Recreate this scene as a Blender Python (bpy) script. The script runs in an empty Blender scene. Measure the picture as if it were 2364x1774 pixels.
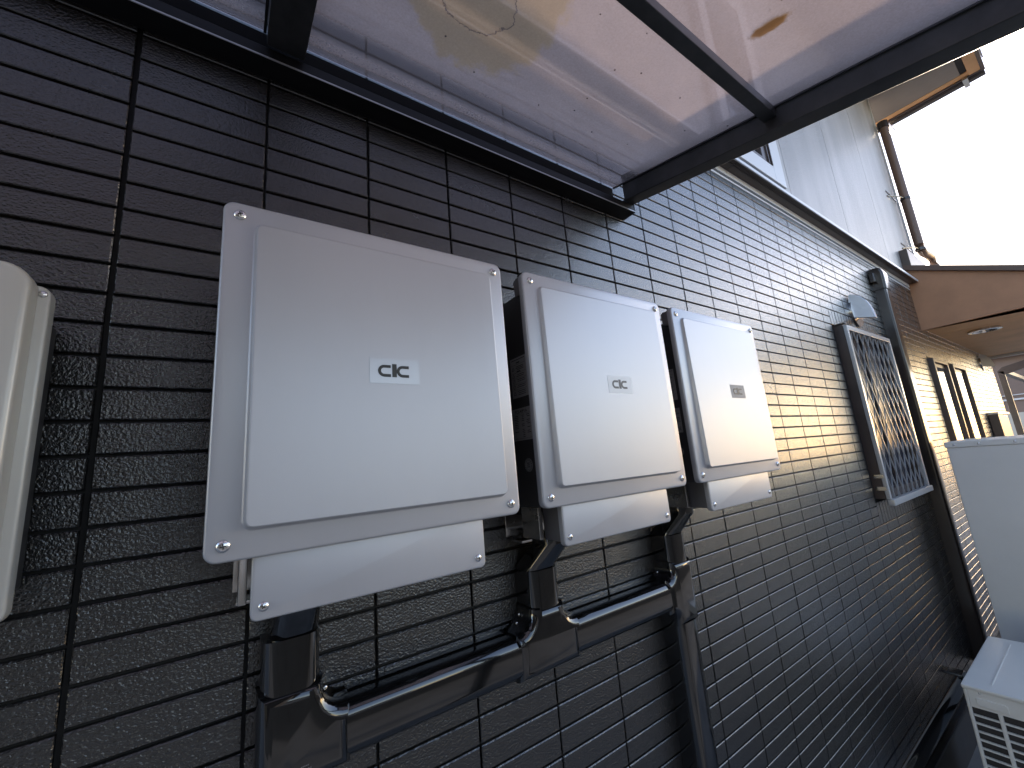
import bpy, math, random
from mathutils import Vector, Matrix
R = math.radians
rnd = random.Random(7)
SC = bpy.context.scene
COL = SC.collection

# ------------------------------------------------------------------ camera
CAM = Vector((0.15436, -0.7584, -0.6965))
cd = bpy.data.cameras.new('camera')
cd.sensor_width = 36.0
cd.lens = 36.0 * 0.3983
cd.clip_start = 0.01
cd.clip_end = 600
cam = bpy.data.objects.new('camera', cd)
COL.objects.link(cam)
right = Vector((0.828, -0.554, -0.083)); down = Vector((0.040, 0.207, -0.977)); fwd = Vector((0.559, 0.805, 0.194))
fwd.normalize(); right = (right - fwd * right.dot(fwd)).normalized(); up = right.cross(fwd) * 1.0
up = (-down - fwd * (-down).dot(fwd)); up = (up - right * up.dot(right)).normalized()
m = Matrix((right, up, -fwd)).transposed().to_4x4(); m.translation = CAM
cam.matrix_world = m
SC.camera = cam

# ------------------------------------------------------------------ world, sun, exposure
W = bpy.data.worlds.new('World'); SC.world = W; W.use_nodes = True
wn = W.node_tree.nodes; wl = W.node_tree.links
bg = wn['Background']; bg.inputs['Strength'].default_value = 0.13
sky = wn.new('ShaderNodeTexSky'); sky.sky_type = 'NISHITA'; sky.sun_disc = False
SUN_EL, SUN_AZ = 14.0, 2.8           # azimuth measured from +X towards +Y
sky.sun_elevation = R(SUN_EL); sky.sun_rotation = R(90.0 - SUN_AZ)
sky.air_density = 1.0; sky.dust_density = 0.35; sky.ozone_density = 0.2
tint = wn.new('ShaderNodeMix'); tint.data_type = 'RGBA'; tint.blend_type = 'MULTIPLY'; tint.inputs[0].default_value = 1.0
tint.inputs[7].default_value = (1.0, 0.955, 1.06, 1)
wl.new(sky.outputs[0], tint.inputs[6]); wl.new(tint.outputs[2], bg.inputs[0])
sl = bpy.data.lights.new('sun', 'SUN'); sl.energy = 2.0; sl.angle = R(0.5); sl.color = (1.0, 0.85, 0.68)
so = bpy.data.objects.new('sun', sl); COL.objects.link(so)
sd = Vector((math.cos(R(SUN_EL)) * math.cos(R(SUN_AZ)), math.cos(R(SUN_EL)) * math.sin(R(SUN_AZ)), math.sin(R(SUN_EL))))
so.rotation_euler = sd.to_track_quat('Z', 'Y').to_euler(); so.location = sd * 30
SC.view_settings.view_transform = 'Standard'; SC.view_settings.look = 'None'
SC.view_settings.gamma = 1.0; SC.view_settings.use_curve_mapping = False
SC.view_settings.exposure = 2.1
SC.render.engine = 'CYCLES'
SC.cycles.max_bounces = 8; SC.cycles.transparent_max_bounces = 16
SC.cycles.caustics_reflective = False; SC.cycles.caustics_refractive = False
SC.cycles.use_denoising = True

# ------------------------------------------------------------------ materials
def mat(name, col, rough=0.5, metal=0.0, spec=0.5, bump=0.0, bscale=50.0, bdist=0.001, bdet=3.0, var=0.0, vscale=3.0,
        rvar=0.0, coat=0.0, stretch=None, col2=None, brough=0.55, crough=0.08):
    M = bpy.data.materials.new(name); M.use_nodes = True
    nt = M.node_tree; n = nt.nodes; l = nt.links; p = n['Principled BSDF']
    p.inputs['Base Color'].default_value = (*col, 1); p.inputs['Roughness'].default_value = rough
    p.inputs['Metallic'].default_value = metal; p.inputs['Specular IOR Level'].default_value = spec
    if coat:
        p.inputs['Coat Weight'].default_value = coat; p.inputs['Coat Roughness'].default_value = crough
    g = n.new('ShaderNodeNewGeometry')
    src = g.outputs['Position']
    if var or rvar:
        vm = n.new('ShaderNodeVectorMath'); vm.operation = 'MULTIPLY'
        vm.inputs[1].default_value = stretch or (1, 1, 1); l.new(src, vm.inputs[0])
        t = n.new('ShaderNodeTexNoise'); t.inputs['Scale'].default_value = vscale; t.inputs['Detail'].default_value = 6
        t.inputs['Roughness'].default_value = 0.6
        l.new(vm.outputs[0], t.inputs['Vector'])
        if var:
            mx = n.new('ShaderNodeMix'); mx.data_type = 'RGBA'
            a = tuple(c * (1 - var) for c in col); b = col2 or tuple(min(1, c * (1 + var)) for c in col)
            mx.inputs[6].default_value = (*a, 1); mx.inputs[7].default_value = (*b, 1)
            cr = n.new('ShaderNodeMapRange'); cr.inputs[1].default_value = 0.3; cr.inputs[2].default_value = 0.7
            l.new(t.outputs[0], cr.inputs[0]); l.new(cr.outputs[0], mx.inputs[0]); l.new(mx.outputs[2], p.inputs['Base Color'])
        if rvar:
            mr = n.new('ShaderNodeMapRange'); mr.inputs[1].default_value = 0.3; mr.inputs[2].default_value = 0.7
            mr.inputs[3].default_value = max(0.02, rough - rvar); mr.inputs[4].default_value = rough + rvar
            l.new(t.outputs[0], mr.inputs[0]); l.new(mr.outputs[0], p.inputs['Roughness'])
    if bump:
        t2 = n.new('ShaderNodeTexNoise'); t2.inputs['Scale'].default_value = bscale; t2.inputs['Detail'].default_value = bdet
        t2.inputs['Roughness'].default_value = brough
        l.new(src, t2.inputs['Vector'])
        b = n.new('ShaderNodeBump'); b.inputs['Strength'].default_value = bump; b.inputs['Distance'].default_value = bdist
        l.new(t2.outputs[0], b.inputs['Height']); l.new(b.outputs[0], p.inputs['Normal'])
        if coat: l.new(b.outputs[0], p.inputs['Coat Normal'])
    return M

TILE = mat('dark_tile_siding', (0.017, 0.016, 0.0155), 0.25, spec=0.8, bump=0.85, bscale=260, bdist=0.002, bdet=2.0, brough=0.5, rvar=0.03, vscale=9, coat=0.75, crough=0.15)
JOINT = mat('joint_black', (0.006, 0.006, 0.006), 0.7)
SEAL = mat('sealant_black', (0.006, 0.006, 0.006), 0.65, spec=0.3)
SHADE_STRIP = mat('black_shade_strip', (0.008, 0.008, 0.009), 0.7, spec=0.1)
ALUD = mat('black_anodised', (0.010, 0.010, 0.011), 0.45, spec=0.25)
SILVER = mat('silver_paint', (0.50, 0.505, 0.53), 0.40, metal=0.42, bump=0.15, bscale=900, bdist=0.0004, var=0.025, rvar=0.015, vscale=7, stretch=(1, 1, 0.25))
STICK = mat('sticker_silver', (0.50, 0.505, 0.525), 0.32, metal=0.5)
INK = mat('ink_dark', (0.03, 0.03, 0.028), 0.45)
BODY = mat('grey_body_metal', (0.075, 0.072, 0.07), 0.5, metal=0.2, bump=0.2, bscale=500, bdist=0.0004)
LBODY = mat('grey_lower_body', (0.20, 0.19, 0.19), 0.45, metal=0.3, bump=0.2, bscale=500, bdist=0.0004)
BAND = mat('white_sheen_band', (0.85, 0.86, 0.88), 0.4)  # sky reflection on the flashing is put into this white
STEEL = mat('stainless_steel', (0.62, 0.6, 0.57), 0.22, metal=1.0, rvar=0.06, vscale=40)
SATIN = mat('satin_steel', (0.52, 0.53, 0.57), 0.33, metal=0.75)
SCREW = mat('screw_steel', (0.72, 0.71, 0.70), 0.25, metal=1.0)
PVC = mat('black_pvc', (0.005, 0.005, 0.0055), 0.08, spec=0.9, rvar=0.02, vscale=12, coat=0.35, crough=0.03)
BROWNPVC = mat('brown_pvc', (0.035, 0.026, 0.022), 0.2, rvar=0.05, vscale=6)
ALU = mat('dark_aluminium', (0.048, 0.048, 0.050), 0.38, metal=0.0, spec=0.5, bump=0.05, bscale=400, bdist=0.0005, var=0.3, vscale=25)
LABELP = mat('label_paper', (0.40, 0.39, 0.38), 0.5)
STUCCO = mat('light_upper_siding', (0.30, 0.29, 0.285), 0.42, bump=0.9, bscale=75, bdist=0.004, bdet=3, var=0.2, vscale=5, stretch=(1, 1, 0.12), coat=0.08, crough=0.3)
TRIMW = mat('white_trim', (0.60, 0.61, 0.63), 0.35, bump=0.05, bscale=80)
TRIMB = mat('brown_trim', (0.06, 0.042, 0.036), 0.38, var=0.2, vscale=8)
FLASH = mat('pale_flashing', (0.5, 0.5, 0.5), 0.3, metal=0.4)
SOFFIT = mat('flare_tinted_tan_soffit', (0.66, 0.38, 0.18), 0.6, bump=0.2, bscale=60, bdist=0.002, var=0.1, vscale=4)  # tan board with the orange of the sunset flare put into its colour
SOFFITU = mat('grey_brown_soffit', (0.24, 0.21, 0.18), 0.6, var=0.08, vscale=5)
ROOF = mat('brown_roof_metal', (0.10, 0.06, 0.045), 0.5)
GABLE = mat('flare_tinted_gable_board', (0.38, 0.19, 0.10), 0.55, var=0.12, vscale=6)  # orange of the lens flare is mixed into the board colour
CREAM = mat('cream_plastic', (0.56, 0.54, 0.49), 0.3, metal=0.1, bump=0.02, bscale=200, bdist=0.0005)
ACW = mat('ivory_painted_steel', (0.78, 0.735, 0.66), 0.35, bump=0.08, bscale=300, bdist=0.0005, var=0.03, vscale=5)
TANK = mat('grey_painted_cabinet', (0.76, 0.72, 0.665), 0.45, bump=0.15, bscale=300, bdist=0.0006, var=0.04, vscale=3)
DARKIN = mat('dark_interior', (0.012, 0.012, 0.012), 0.8)
FIN = mat('coil_fins', (0.05, 0.045, 0.045), 0.5, metal=0.5)
GLASSD = mat('obscure_glass', (0.02, 0.022, 0.035), 0.25, spec=0.2, bump=0.4, bscale=60, bdist=0.002)
GLASSR = mat('window_glass', (0.03, 0.035, 0.045), 0.03, spec=1.0, var=0.3, vscale=2)
GROUND = mat('concrete_ground', (0.24, 0.24, 0.235), 0.85, bump=0.5, bscale=60, bdist=0.004, var=0.25, vscale=2.2)
FOUND = mat('foundation_mortar', (0.10, 0.10, 0.10), 0.8, bump=0.3, bscale=80, bdist=0.002, var=0.15, vscale=5)
PIPEB = mat('brown_downpipe', (0.13, 0.075, 0.052), 0.4, var=0.1, vscale=5)
NWALL = mat('neighbour_wall', (0.20, 0.14, 0.115), 0.7, bump=0.2, bscale=20, bdist=0.004, var=0.1, vscale=1.5)
NLIGHT = mat('neighbour_cream_wall', (0.50, 0.46, 0.40), 0.7, var=0.08, vscale=1.0)
NROOF = mat('neighbour_roof', (0.05, 0.045, 0.045), 0.6)
BLOCK = mat('block_wall', (0.16, 0.158, 0.155), 0.85, bump=0.4, bscale=50, bdist=0.003, var=0.2, vscale=4)

def glass_panel_mat():
    M = bpy.data.materials.new('smoked_dusty_polycarbonate'); M.use_nodes = True
    nt = M.node_tree; n = nt.nodes; l = nt.links; n.remove(n['Principled BSDF']); out = n['Material Output']
    g = n.new('ShaderNodeNewGeometry'); sep = n.new('ShaderNodeSeparateXYZ'); l.new(g.outputs['Position'], sep.inputs[0])
    def math_(op, a, b=None, c=None):
        k = n.new('ShaderNodeMath'); k.operation = op
        for i, v in enumerate((a, b, c)):
            if v is None: continue
            if isinstance(v, (int, float)): k.inputs[i].default_value = v
            else: l.new(v, k.inputs[i])
        return k.outputs[0]
    def noise(scale, det=4, rough=0.6, vec=None):
        t = n.new('ShaderNodeTexNoise'); t.inputs['Scale'].default_value = scale; t.inputs['Detail'].default_value = det
        t.inputs['Roughness'].default_value = rough; l.new(vec or g.outputs['Position'], t.inputs['Vector']); return t.outputs[0]
    st = n.new('ShaderNodeVectorMath'); st.operation = 'MULTIPLY'; st.inputs[1].default_value = (0.12, 1, 1); l.new(g.outputs['Position'], st.inputs[0])
    n1 = noise(26, 3, 0.5, st.outputs[0])
    ay = math_('ADD', math_('MULTIPLY', sep.outputs[1], -1.0), math_('MULTIPLY', math_('SUBTRACT', n1, 0.5), 0.012))
    ramp = n.new('ShaderNodeValToRGB'); l.new(math_('MULTIPLY', ay, 4.0), ramp.inputs[0])
    cr = ramp.color_ramp; cr.interpolation = 'EASE'
    pts = [(0.0, 0.12), (0.09, 0.10), (0.15, 0.27), (0.21, 0.27), (0.29, 0.06), (0.37, 0.07), (0.50, 0.31), (0.7, 0.37), (1.0, 0.34)]
    cr.elements[0].position = 0; cr.elements[0].color = (pts[0][1],) * 3 + (1,)
    cr.elements[1].position = 1; cr.elements[1].color = (pts[-1][1],) * 3 + (1,)
    for p, v in pts[1:-1]:
        e = cr.elements.new(p); e.color = (v, v, v, 1)
    fine = noise(240, 5, 0.7); mid = noise(9, 5, 0.6)
    dust = math_('MULTIPLY', ramp.outputs[0], math_('ADD', 0.45, math_('ADD', math_('MULTIPLY', fine, 0.7), math_('MULTIPLY', mid, 0.5))))
    # stain patch: a dried lime blotch with its own ragged outline
    def blob(cx, cy, rx, ry, amp, sc):
        dx = math_('DIVIDE', math_('SUBTRACT', sep.outputs[0], cx), rx); dy = math_('DIVIDE', math_('SUBTRACT', sep.outputs[1], cy), ry)
        d = math_('SQRT', math_('ADD', math_('MULTIPLY', dx, dx), math_('MULTIPLY', dy, dy)))
        return math_('ADD', d, math_('MULTIPLY', math_('SUBTRACT', noise(sc, 6, 0.65), 0.5), amp))
    d1 = blob(0.50, -0.30, 0.135, 0.145, 0.9, 18)
    s1 = n.new('ShaderNodeMapRange'); s1.inputs[1].default_value = 1.02; s1.inputs[2].default_value = 0.90; l.new(d1, s1.inputs[0])
    d2 = blob(0.475, -0.30, 0.066, 0.058, 0.8, 22)
    ln = n.new('ShaderNodeMapRange'); ln.inputs[1].default_value = 0.035; ln.inputs[2].default_value = 0.0
    l.new(math_('ABSOLUTE', math_('SUBTRACT', d2, 1.0)), ln.inputs[0])
    d3 = blob(0.912, -0.562, 0.014, 0.035, 1.2, 60)
    s3 = n.new('ShaderNodeMapRange'); s3.inputs[1].default_value = 1.05; s3.inputs[2].default_value = 0.7; l.new(d3, s3.inputs[0])
    dust2 = math_('MAXIMUM', math_('ADD', dust, math_('MULTIPLY', s1.outputs[0], 0.12)), math_('MULTIPLY', s3.outputs[0], 0.85))
    spk = n.new('ShaderNodeTexVoronoi'); spk.inputs['Scale'].default_value = 22; l.new(g.outputs['Position'], spk.inputs['Vector'])
    sp = math_('LESS_THAN', spk.outputs['Distance'], 0.045)
    dust3 = math_('MAXIMUM', math_('MAXIMUM', dust2, math_('MULTIPLY', ln.outputs[0], 0.6)), math_('MULTIPLY', sp, 0.8))
    def mix(f, a, b):
        k = n.new('ShaderNodeMix'); k.data_type = 'RGBA'; l.new(f, k.inputs[0])
        for i, v in ((6, a), (7, b)):
            if isinstance(v, tuple): k.inputs[i].default_value = (*v, 1)
            else: l.new(v, k.inputs[i])
        return k.outputs[2]
    c = mix(s1.outputs[0], (0.92, 0.77, 0.70), (0.76, 0.60, 0.42))
    c = mix(ln.outputs[0], c, (0.16, 0.13, 0.14)); c = mix(s3.outputs[0], c, (0.42, 0.26, 0.12)); c = mix(sp, c, (0.08, 0.05, 0.05))
    tr = n.new('ShaderNodeBsdfTransparent'); tr.inputs[0].default_value = (0.85, 0.775, 0.77, 1)
    tl = n.new('ShaderNodeBsdfTranslucent'); l.new(c, tl.inputs[0])
    df = n.new('ShaderNodeBsdfDiffuse'); l.new(c, df.inputs[0])
    m1 = n.new('ShaderNodeMixShader'); m1.inputs[0].default_value = 0.2; l.new(tl.outputs[0], m1.inputs[1]); l.new(df.outputs[0], m1.inputs[2])
    m2 = n.new('ShaderNodeMixShader'); l.new(dust3, m2.inputs[0]); l.new(tr.outputs[0], m2.inputs[1]); l.new(m1.outputs[0], m2.inputs[2])
    gl = n.new('ShaderNodeBsdfGlossy'); gl.inputs['Roughness'].default_value = 0.12; gl.inputs[0].default_value = (1, 1, 1, 1)
    fr = n.new('ShaderNodeFresnel'); fr.inputs[0].default_value = 1.4
    m3 = n.new('ShaderNodeMixShader'); l.new(math_('MULTIPLY', fr.outputs[0], 0.5), m3.inputs[0]); l.new(m2.outputs[0], m3.inputs[1]); l.new(gl.outputs[0], m3.inputs[2])
    l.new(m3.outputs[0], out.inputs[0])
    return M
POLY = glass_panel_mat()

# ------------------------------------------------------------------ mesh helpers
class MB:
    def __init__(s): s.v = []; s.f = []; s.sm = False
    def add(s, vs, fs):
        o = len(s.v); s.v += [tuple(v) for v in vs]; s.f += [tuple(i + o for i in f) for f in fs]; return s
    def box(s, x0, x1, y0, y1, z0, z1):
        return s.add([(x0, y0, z0), (x1, y0, z0), (x1, y1, z0), (x0, y1, z0), (x0, y0, z1), (x1, y0, z1), (x1, y1, z1), (x0, y1, z1)],
                     [(3, 2, 1, 0), (4, 5, 6, 7), (0, 1, 5, 4), (1, 2, 6, 5), (2, 3, 7, 6), (3, 0, 4, 7)])
    def loft(s, rings, cap0=True, cap1=True, closed=False):
        n = len(rings[0]); vs = [p for r in rings for p in r]; fs = []
        k = len(rings)
        for i in range(k - 1 if not closed else k):
            a = i * n; b = ((i + 1) % k) * n
            for j in range(n):
                j2 = (j + 1) % n; fs.append((a + j, a + j2, b + j2, b + j))
        if cap0 and not closed: fs.append(tuple(range(n))[::-1])
        if cap1 and not closed: fs.append(tuple((k - 1) * n + j for j in range(n)))
        return s.add(vs, fs)
    def tube(s, pts, r, n=12, caps=True):
        rings = []
        for i, p in enumerate(pts):
            p = Vector(p)
            d = (Vector(pts[min(i + 1, len(pts) - 1)]) - Vector(pts[max(i - 1, 0)])).normalized()
            a = d.cross(Vector((0, 0, 1)) if abs(d.z) < 0.95 else Vector((0, 1, 0))).normalized(); b = d.cross(a)
            rr = r[i] if isinstance(r, (list, tuple)) else r
            rings.append([p + a * rr * math.cos(t * 2 * math.pi / n) + b * rr * math.sin(t * 2 * math.pi / n) for t in range(n)])
        return s.loft(rings, caps, caps)
    def mesh(s, name, material, smooth=None):
        me = bpy.data.meshes.new(name); me.from_pydata(s.v, [], s.f); me.update()
        import bmesh
        bm = bmesh.new(); bm.from_mesh(me); bmesh.ops.recalc_face_normals(bm, faces=bm.faces); bm.to_mesh(me); bm.free()
        me.materials.append(material)
        if smooth:
            me.shade_smooth(); me.set_sharp_from_angle(angle=R(smooth))
        return me
    def build(s, name, material, parent=None, smooth=None, bevel=0.0, seg=2):
        return link(name, s.mesh(name, material, smooth), parent, bevel, seg)

def link(name, me, parent=None, bevel=0.0, seg=2):
    o = bpy.data.objects.new(name, me); COL.objects.link(o)
    if bevel:
        b = o.modifiers.new('edge', 'BEVEL'); b.width = bevel; b.segments = seg; b.limit_method = 'ANGLE'; b.angle_limit = R(40)
        b.harden_normals = False
        me.shade_smooth(); w = o.modifiers.new('wn', 'WEIGHTED_NORMAL')
    if parent:
        o.parent = parent
        o.matrix_parent_inverse = parent_world(parent).inverted()
    return o
def parent_world(o):
    mm = Matrix.LocRotScale(o.location, o.rotation_euler, o.scale)
    if o.parent: mm = parent_world(o.parent) @ o.matrix_parent_inverse @ mm
    return mm
def tag(o, label=None, cat=None, group=None, kind=None):
    if label: o['label'] = label
    if cat: o['category'] = cat
    if group: o['group'] = group
    if kind: o['kind'] = kind
    return o
def empty(name, loc, label, cat, group=None):
    o = bpy.data.objects.new(name, None); COL.objects.link(o); o.location = loc; o.empty_display_size = 0.1
    return tag(o, label, cat, group)
def kids(o): return [c for c in bpy.data.objects if c.parent == o]
def copy_tree(o, parent=None):
    c = o.copy(); COL.objects.link(c)
    if parent: c.parent = parent
    for ch in kids_of[o.name]: copy_tree(ch, c)
    return c
def wp(x, z, y):
    """a point seen at (x, z) on the wall plane, moved out to depth y along the sight line (used to measure the photo)"""
    p = CAM + (Vector((x, 0, z)) - CAM) * ((y - CAM.y) / -CAM.y); return p.x, p.z

def inset_poly(pts, d):
    """inset a counter-clockwise 2D polygon by d"""
    n = len(pts); out = []
    for i in range(n):
        p0, p1, p2 = Vector(pts[i - 1]), Vector(pts[i]), Vector(pts[(i + 1) % n])
        e1 = (p1 - p0).normalized(); e2 = (p2 - p1).normalized()
        n1 = Vector((-e1.y, e1.x)); n2 = Vector((-e2.y, e2.x)); b = n1 + n2
        k = b.dot(n1); out.append(p1 + b * (d / max(k, 0.2)))
    return out
def rrect(x0, x1, z0, z1, r, n=5):
    pts = []
    for cx, cz, a in ((x1 - r, z0 + r, -90), (x1 - r, z1 - r, 0), (x0 + r, z1 - r, 90), (x0 + r, z0 + r, 180)):
        for k in range(n + 1):
            t = R(a + 90 * k / n); pts.append((cx + r * math.cos(t), cz + r * math.sin(t)))
    return pts
def plate(mb, pts, yb, yf, r=0.003, seg=3):
    """outline in XZ, back at yb, front at yf (yf<yb), with a rounded front edge of radius r"""
    rings = [[(x, yb, z) for x, z in pts]]
    for k in range(seg + 1):
        t = R(90 * k / seg); q = inset_poly(pts, r * (1 - math.cos(t))); y = yf + r * (1 - math.sin(t))
        rings.append([(p.x if hasattr(p, 'x') else p[0], y, p.y if hasattr(p, 'y') else p[1]) for p in q])
    return mb.loft(rings)

P = 0.04561; TW = 0.182; GZ = -2.35

# ------------------------------------------------------------------ the setting: ground
g = MB().add([(-60, -60, GZ), (80, -60, GZ), (80, 60, GZ), (-60, 60, GZ)], [(0, 1, 2, 3)]).build('ground', GROUND)
tag(g, kind='structure')

# ------------------------------------------------------------------ house
house = empty('house', (3.6, 0.0, GZ), 'two storey house with black glossy tile siding below and pale grey siding above', 'house')
X0, X1 = -1.092, 8.2
MB().box(X0, X1, 0.0085, 0.2, -2.12, 0.56).build('wall_backing', JOINT, house)
MB().box(X0, X1, 0.012, 0.2, GZ - 0.1, -2.118).build('foundation', FOUND, house)
MB().box(X1 - 0.0, X1 + 0.004, 0.0, 0.2, -2.12, 0.14).build('corner_trim', TRIMB, house)
MB().box(X0, X1, -0.012, 0.011, -2.13, -2.118).build('drip_edge', ALU, house)

def tile_mb(mb, x0, x1, z0, z1, ch=0.0014, d=0.0085, gl=0.0019, gr=0.0019, gz=0.0021, y=0.0):
    a0, a1, b0, b1 = x0 + gl, x1 - gr, z0 + gz, z1 - gz
    c = ch
    vs = [(a0, y + d, b0), (a1, y + d, b0), (a1, y + d, b1), (a0, y + d, b1), (a0, y + c, b0), (a1, y + c, b0), (a1, y + c, b1), (a0, y + c, b1),
          (a0 + c, y, b0 + c), (a1 - c, y, b0 + c), (a1 - c, y, b1 - c * 1.3), (a0 + c, y, b1 - c * 1.3)]
    fs = [(0, 1, 5, 4), (1, 2, 6, 5), (2, 3, 7, 6), (3, 0, 4, 7), (4, 5, 9, 8), (5, 6, 10, 9), (6, 7, 11, 10), (7, 4, 8, 11), (8, 9, 10, 11)]
    return mb.add(vs, fs)
# zones left free of plain tiles (x0, x1, z row low, z row high) and filled with upright narrow tiles or windows
zones = [(2.831, 3.66, -25, 0), (4.79, 5.40, -30, 0), (5.515, 6.18, -30, 0)]
cells = []
for k in range(-46, 11):
    z0, z1 = k * P, min((k + 1) * P, 0.486)
    segs = [(X0, X1 if z1 < 0.15 else (X1 if z1 < 0.2 else 4.9))]
    for a, b, ka, kb in zones:
        if ka <= k < kb:
            segs = [s for x0, x1 in segs for s in ((x0, min(x1, a)), (max(x0, b), x1)) if s[1] - s[0] > 0.01]
    for a, b in segs:
        i = math.floor(a / TW + 1e-6)
        while i * TW < b - 1e-6:
            x0, x1 = max(a, i * TW), min(b, (i + 1) * TW)
            if x1 - x0 > 0.008: cells.append((x0, x1, z0, z1))
            i += 1
for a, b, rows in ((2.831, 3.66, ((-2, 0), (-25, -22.6))), (4.79, 5.40, ((-2.5, 0),)), (5.515, 6.18, ((-2.5, 0),))):
    nn = round((b - a) / 0.0437); w = (b - a) / nn
    for r0, r1 in rows:
        for i in range(nn): cells.append((a + i * w, a + (i + 1) * w, r0 * P, r1 * P))
occl = [(-.6, -.1, -.9, -.4)]
def seen(c):
    x, z = (c[0] + c[1]) / 2, (c[2] + c[3]) / 2
    p = Vector((x, 0, z)) - CAM; dpt = p.dot(fwd)
    if dpt < 0.05: return 0
    u = 0.5 + 0.3983 * p.dot(right) / dpt; v = 0.5 - 0.3983 * 1.3326 * p.dot(up) / dpt
    if not (-0.02 < u < 1.02 and -0.03 < v < 1.03): return 0
    # behind the three covers or behind the box at the left
    for bx0, bx1 in ((0.165, 0.655), (0.775, 1.27), (1.39, 1.88)):
        if bx0 < c[0] and c[1] < bx1 and -0.76 < z < -0.26: return 0
    if c[1] < -0.06 and -0.8 < z < -0.42: return 0
    return abs(c[1] - c[0]) * (c[3] - c[2]) * (0.7584 / p.length) / (p.length ** 2)
cells.sort(key=lambda c: -seen(c))
cache = {}
for idx, c in enumerate(cells[:300]):
    x0, x1, z0, z1 = c
    gl = 0.0033 if abs(x0) < 1e-6 else 0.0019; gr = 0.0033 if abs(x1) < 1e-6 else 0.0019
    key = (round(x1 - x0, 4), round(z1 - z0, 4), gl, gr)
    if key not in cache:
        cache[key] = tile_mb(MB(), 0, x1 - x0, 0, z1 - z0, gl=gl, gr=gr).mesh('siding_tile', TILE)
    o = bpy.data.objects.new('siding_tile', cache[key]); COL.objects.link(o)
    o.location = (x0, rnd.uniform(-0.0004, 0.0004), z0); o.rotation_euler = (R(rnd.uniform(-.25, .25)), 0, R(rnd.uniform(-.12, .12)))
    o.parent = house; o.matrix_parent_inverse = parent_world(house).inverted()
mb = MB()
for x0, x1, z0, z1 in cells[300:]:
    tile_mb(mb, x0, x1, z0, z1, gl=0.0033 if abs(x0) < 1e-6 else 0.0019, gr=0.0033 if abs(x1) < 1e-6 else 0.0019, y=rnd.uniform(-0.0004, 0.0004))
tag(mb.build('siding_tile', TILE, house), 'remaining black siding tiles', kind='stuff')
MB().box(-0.0028, 0.0028, 0.0062, 0.0085, -2.1, 0.48).build('sealant_joint', SEAL, house)

# belt between the storeys
def zy(z, y): return wp(2.0, z, y)[1]
MB().box(X0, 4.9, -0.003, 0.02, zy(0.488, -0.003), zy(0.497, -0.003)).build('drip_flashing', BAND, house)
MB().box(X0, 4.9, 0.006, 0.02, 0.497, 0.514).build('vent_gap', JOINT, house)
for a, b in ((X0, 1.957), (1.9595, 3.96), (3.9625, 4.9)):
    MB().box(a, b, -0.005, 0.02, zy(0.515, -0.005), 0.5345).build('belt_flashing', BAND, house)
    mb = MB().box(a, b, -0.060, 0.02, 0.535, 0.546)
    for yy in (-0.036, -0.045): mb.box(a, b, yy - 0.0025, yy, 0.5325, 0.5355)
    mb.build('belt_board', TRIMB, house)
    MB().add([(x, y, z) for x in (a, b) for y, z in ((-0.066, 0.533), (-0.0605, 0.533), (-0.0605, 0.547), (0.0, 0.60), (0.0, 0.603), (-0.066, 0.550))],
             [(0, 1, 2, 3, 4, 5), (11, 10, 9, 8, 7, 6)] + [(i, i + 6, (i + 1) % 6 + 6, (i + 1) % 6) for i in range(6)]).build('upper_flashing', TRIMW, house)

# upper storey siding panels, seams every 0.895 m
ZT = 2.7
seam = [X0, 0.01, 0.905, 1.80, 2.703, 3.594, 4.491, 5.438]
for i in range(7):
    a, b = seam[i] + 0.0025, seam[i + 1] - 0.0025
    parts = [(a, b, 0.65, ZT)]
    if i == 3: parts = [(a, 2.0, 0.65, ZT), (2.62, b, 0.65, ZT), (2.0, 2.62, 1.92, ZT)]
    if i == 6: parts = [(a, 4.9, 0.65, ZT), (4.9, b, 0.65, ZT)][:1] + [(4.9005, b, 0.55, ZT)]
    for q in parts: MB().box(q[0], q[1], -0.001, 0.02, q[2], q[3]).build('upper_siding_panel', STUCCO, house)
MB().box(X0, 5.43, 0.02, 0.2, 0.55, ZT).build('upper_wall_backing', JOINT, house)
MB().box(5.438, 5.45, -0.012, 3.0, 0.14, ZT).build('corner_post', TRIMW, house)
# gable side of the upper storey (seen from a step aside)
MB().box(5.43, 5.449, 0.0, 4.0, 0.14, ZT).build('side_wall', STUCCO, house)
# upper window
uw = MB().box(2.0, 2.098, -0.014, 0.0, 0.665, 1.92).box(2.499, 2.62, -0.014, 0.0, 0.665, 1.92).box(2.098, 2.499, -0.014, 0.0, 0.665, 0.757).box(2.098, 2.499, -0.014, 0.0, 1.8, 1.92).build('window', TRIMW, house, bevel=0.002)
fr = MB()
for a, b, c, d, y in ((2.4, 2.499, .757, 1.8, -.008), (2.098, 2.13, .757, 1.8, -.008), (2.13, 2.4, .757, .785, -.008), (2.13, 2.4, 1.77, 1.8, -.008), (2.452, 2.460, .757, 1.8, -.016), (2.484, 2.492, .757, 1.8, -.018)):
    fr.box(a, b, y, 0.03, c, d)
fr.build('frame', TRIMB, uw, bevel=0.0015)
MB().box(2.13, 2.4, 0.012, 0.017, 0.785, 1.77).build('pane', GLASSR, uw)
MB().box(1.928, 1.999, -0.02, -0.001, 0.70, 1.95).build('brown_strip', TRIMB, uw)  # plain brown strip beside the left window trim

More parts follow.
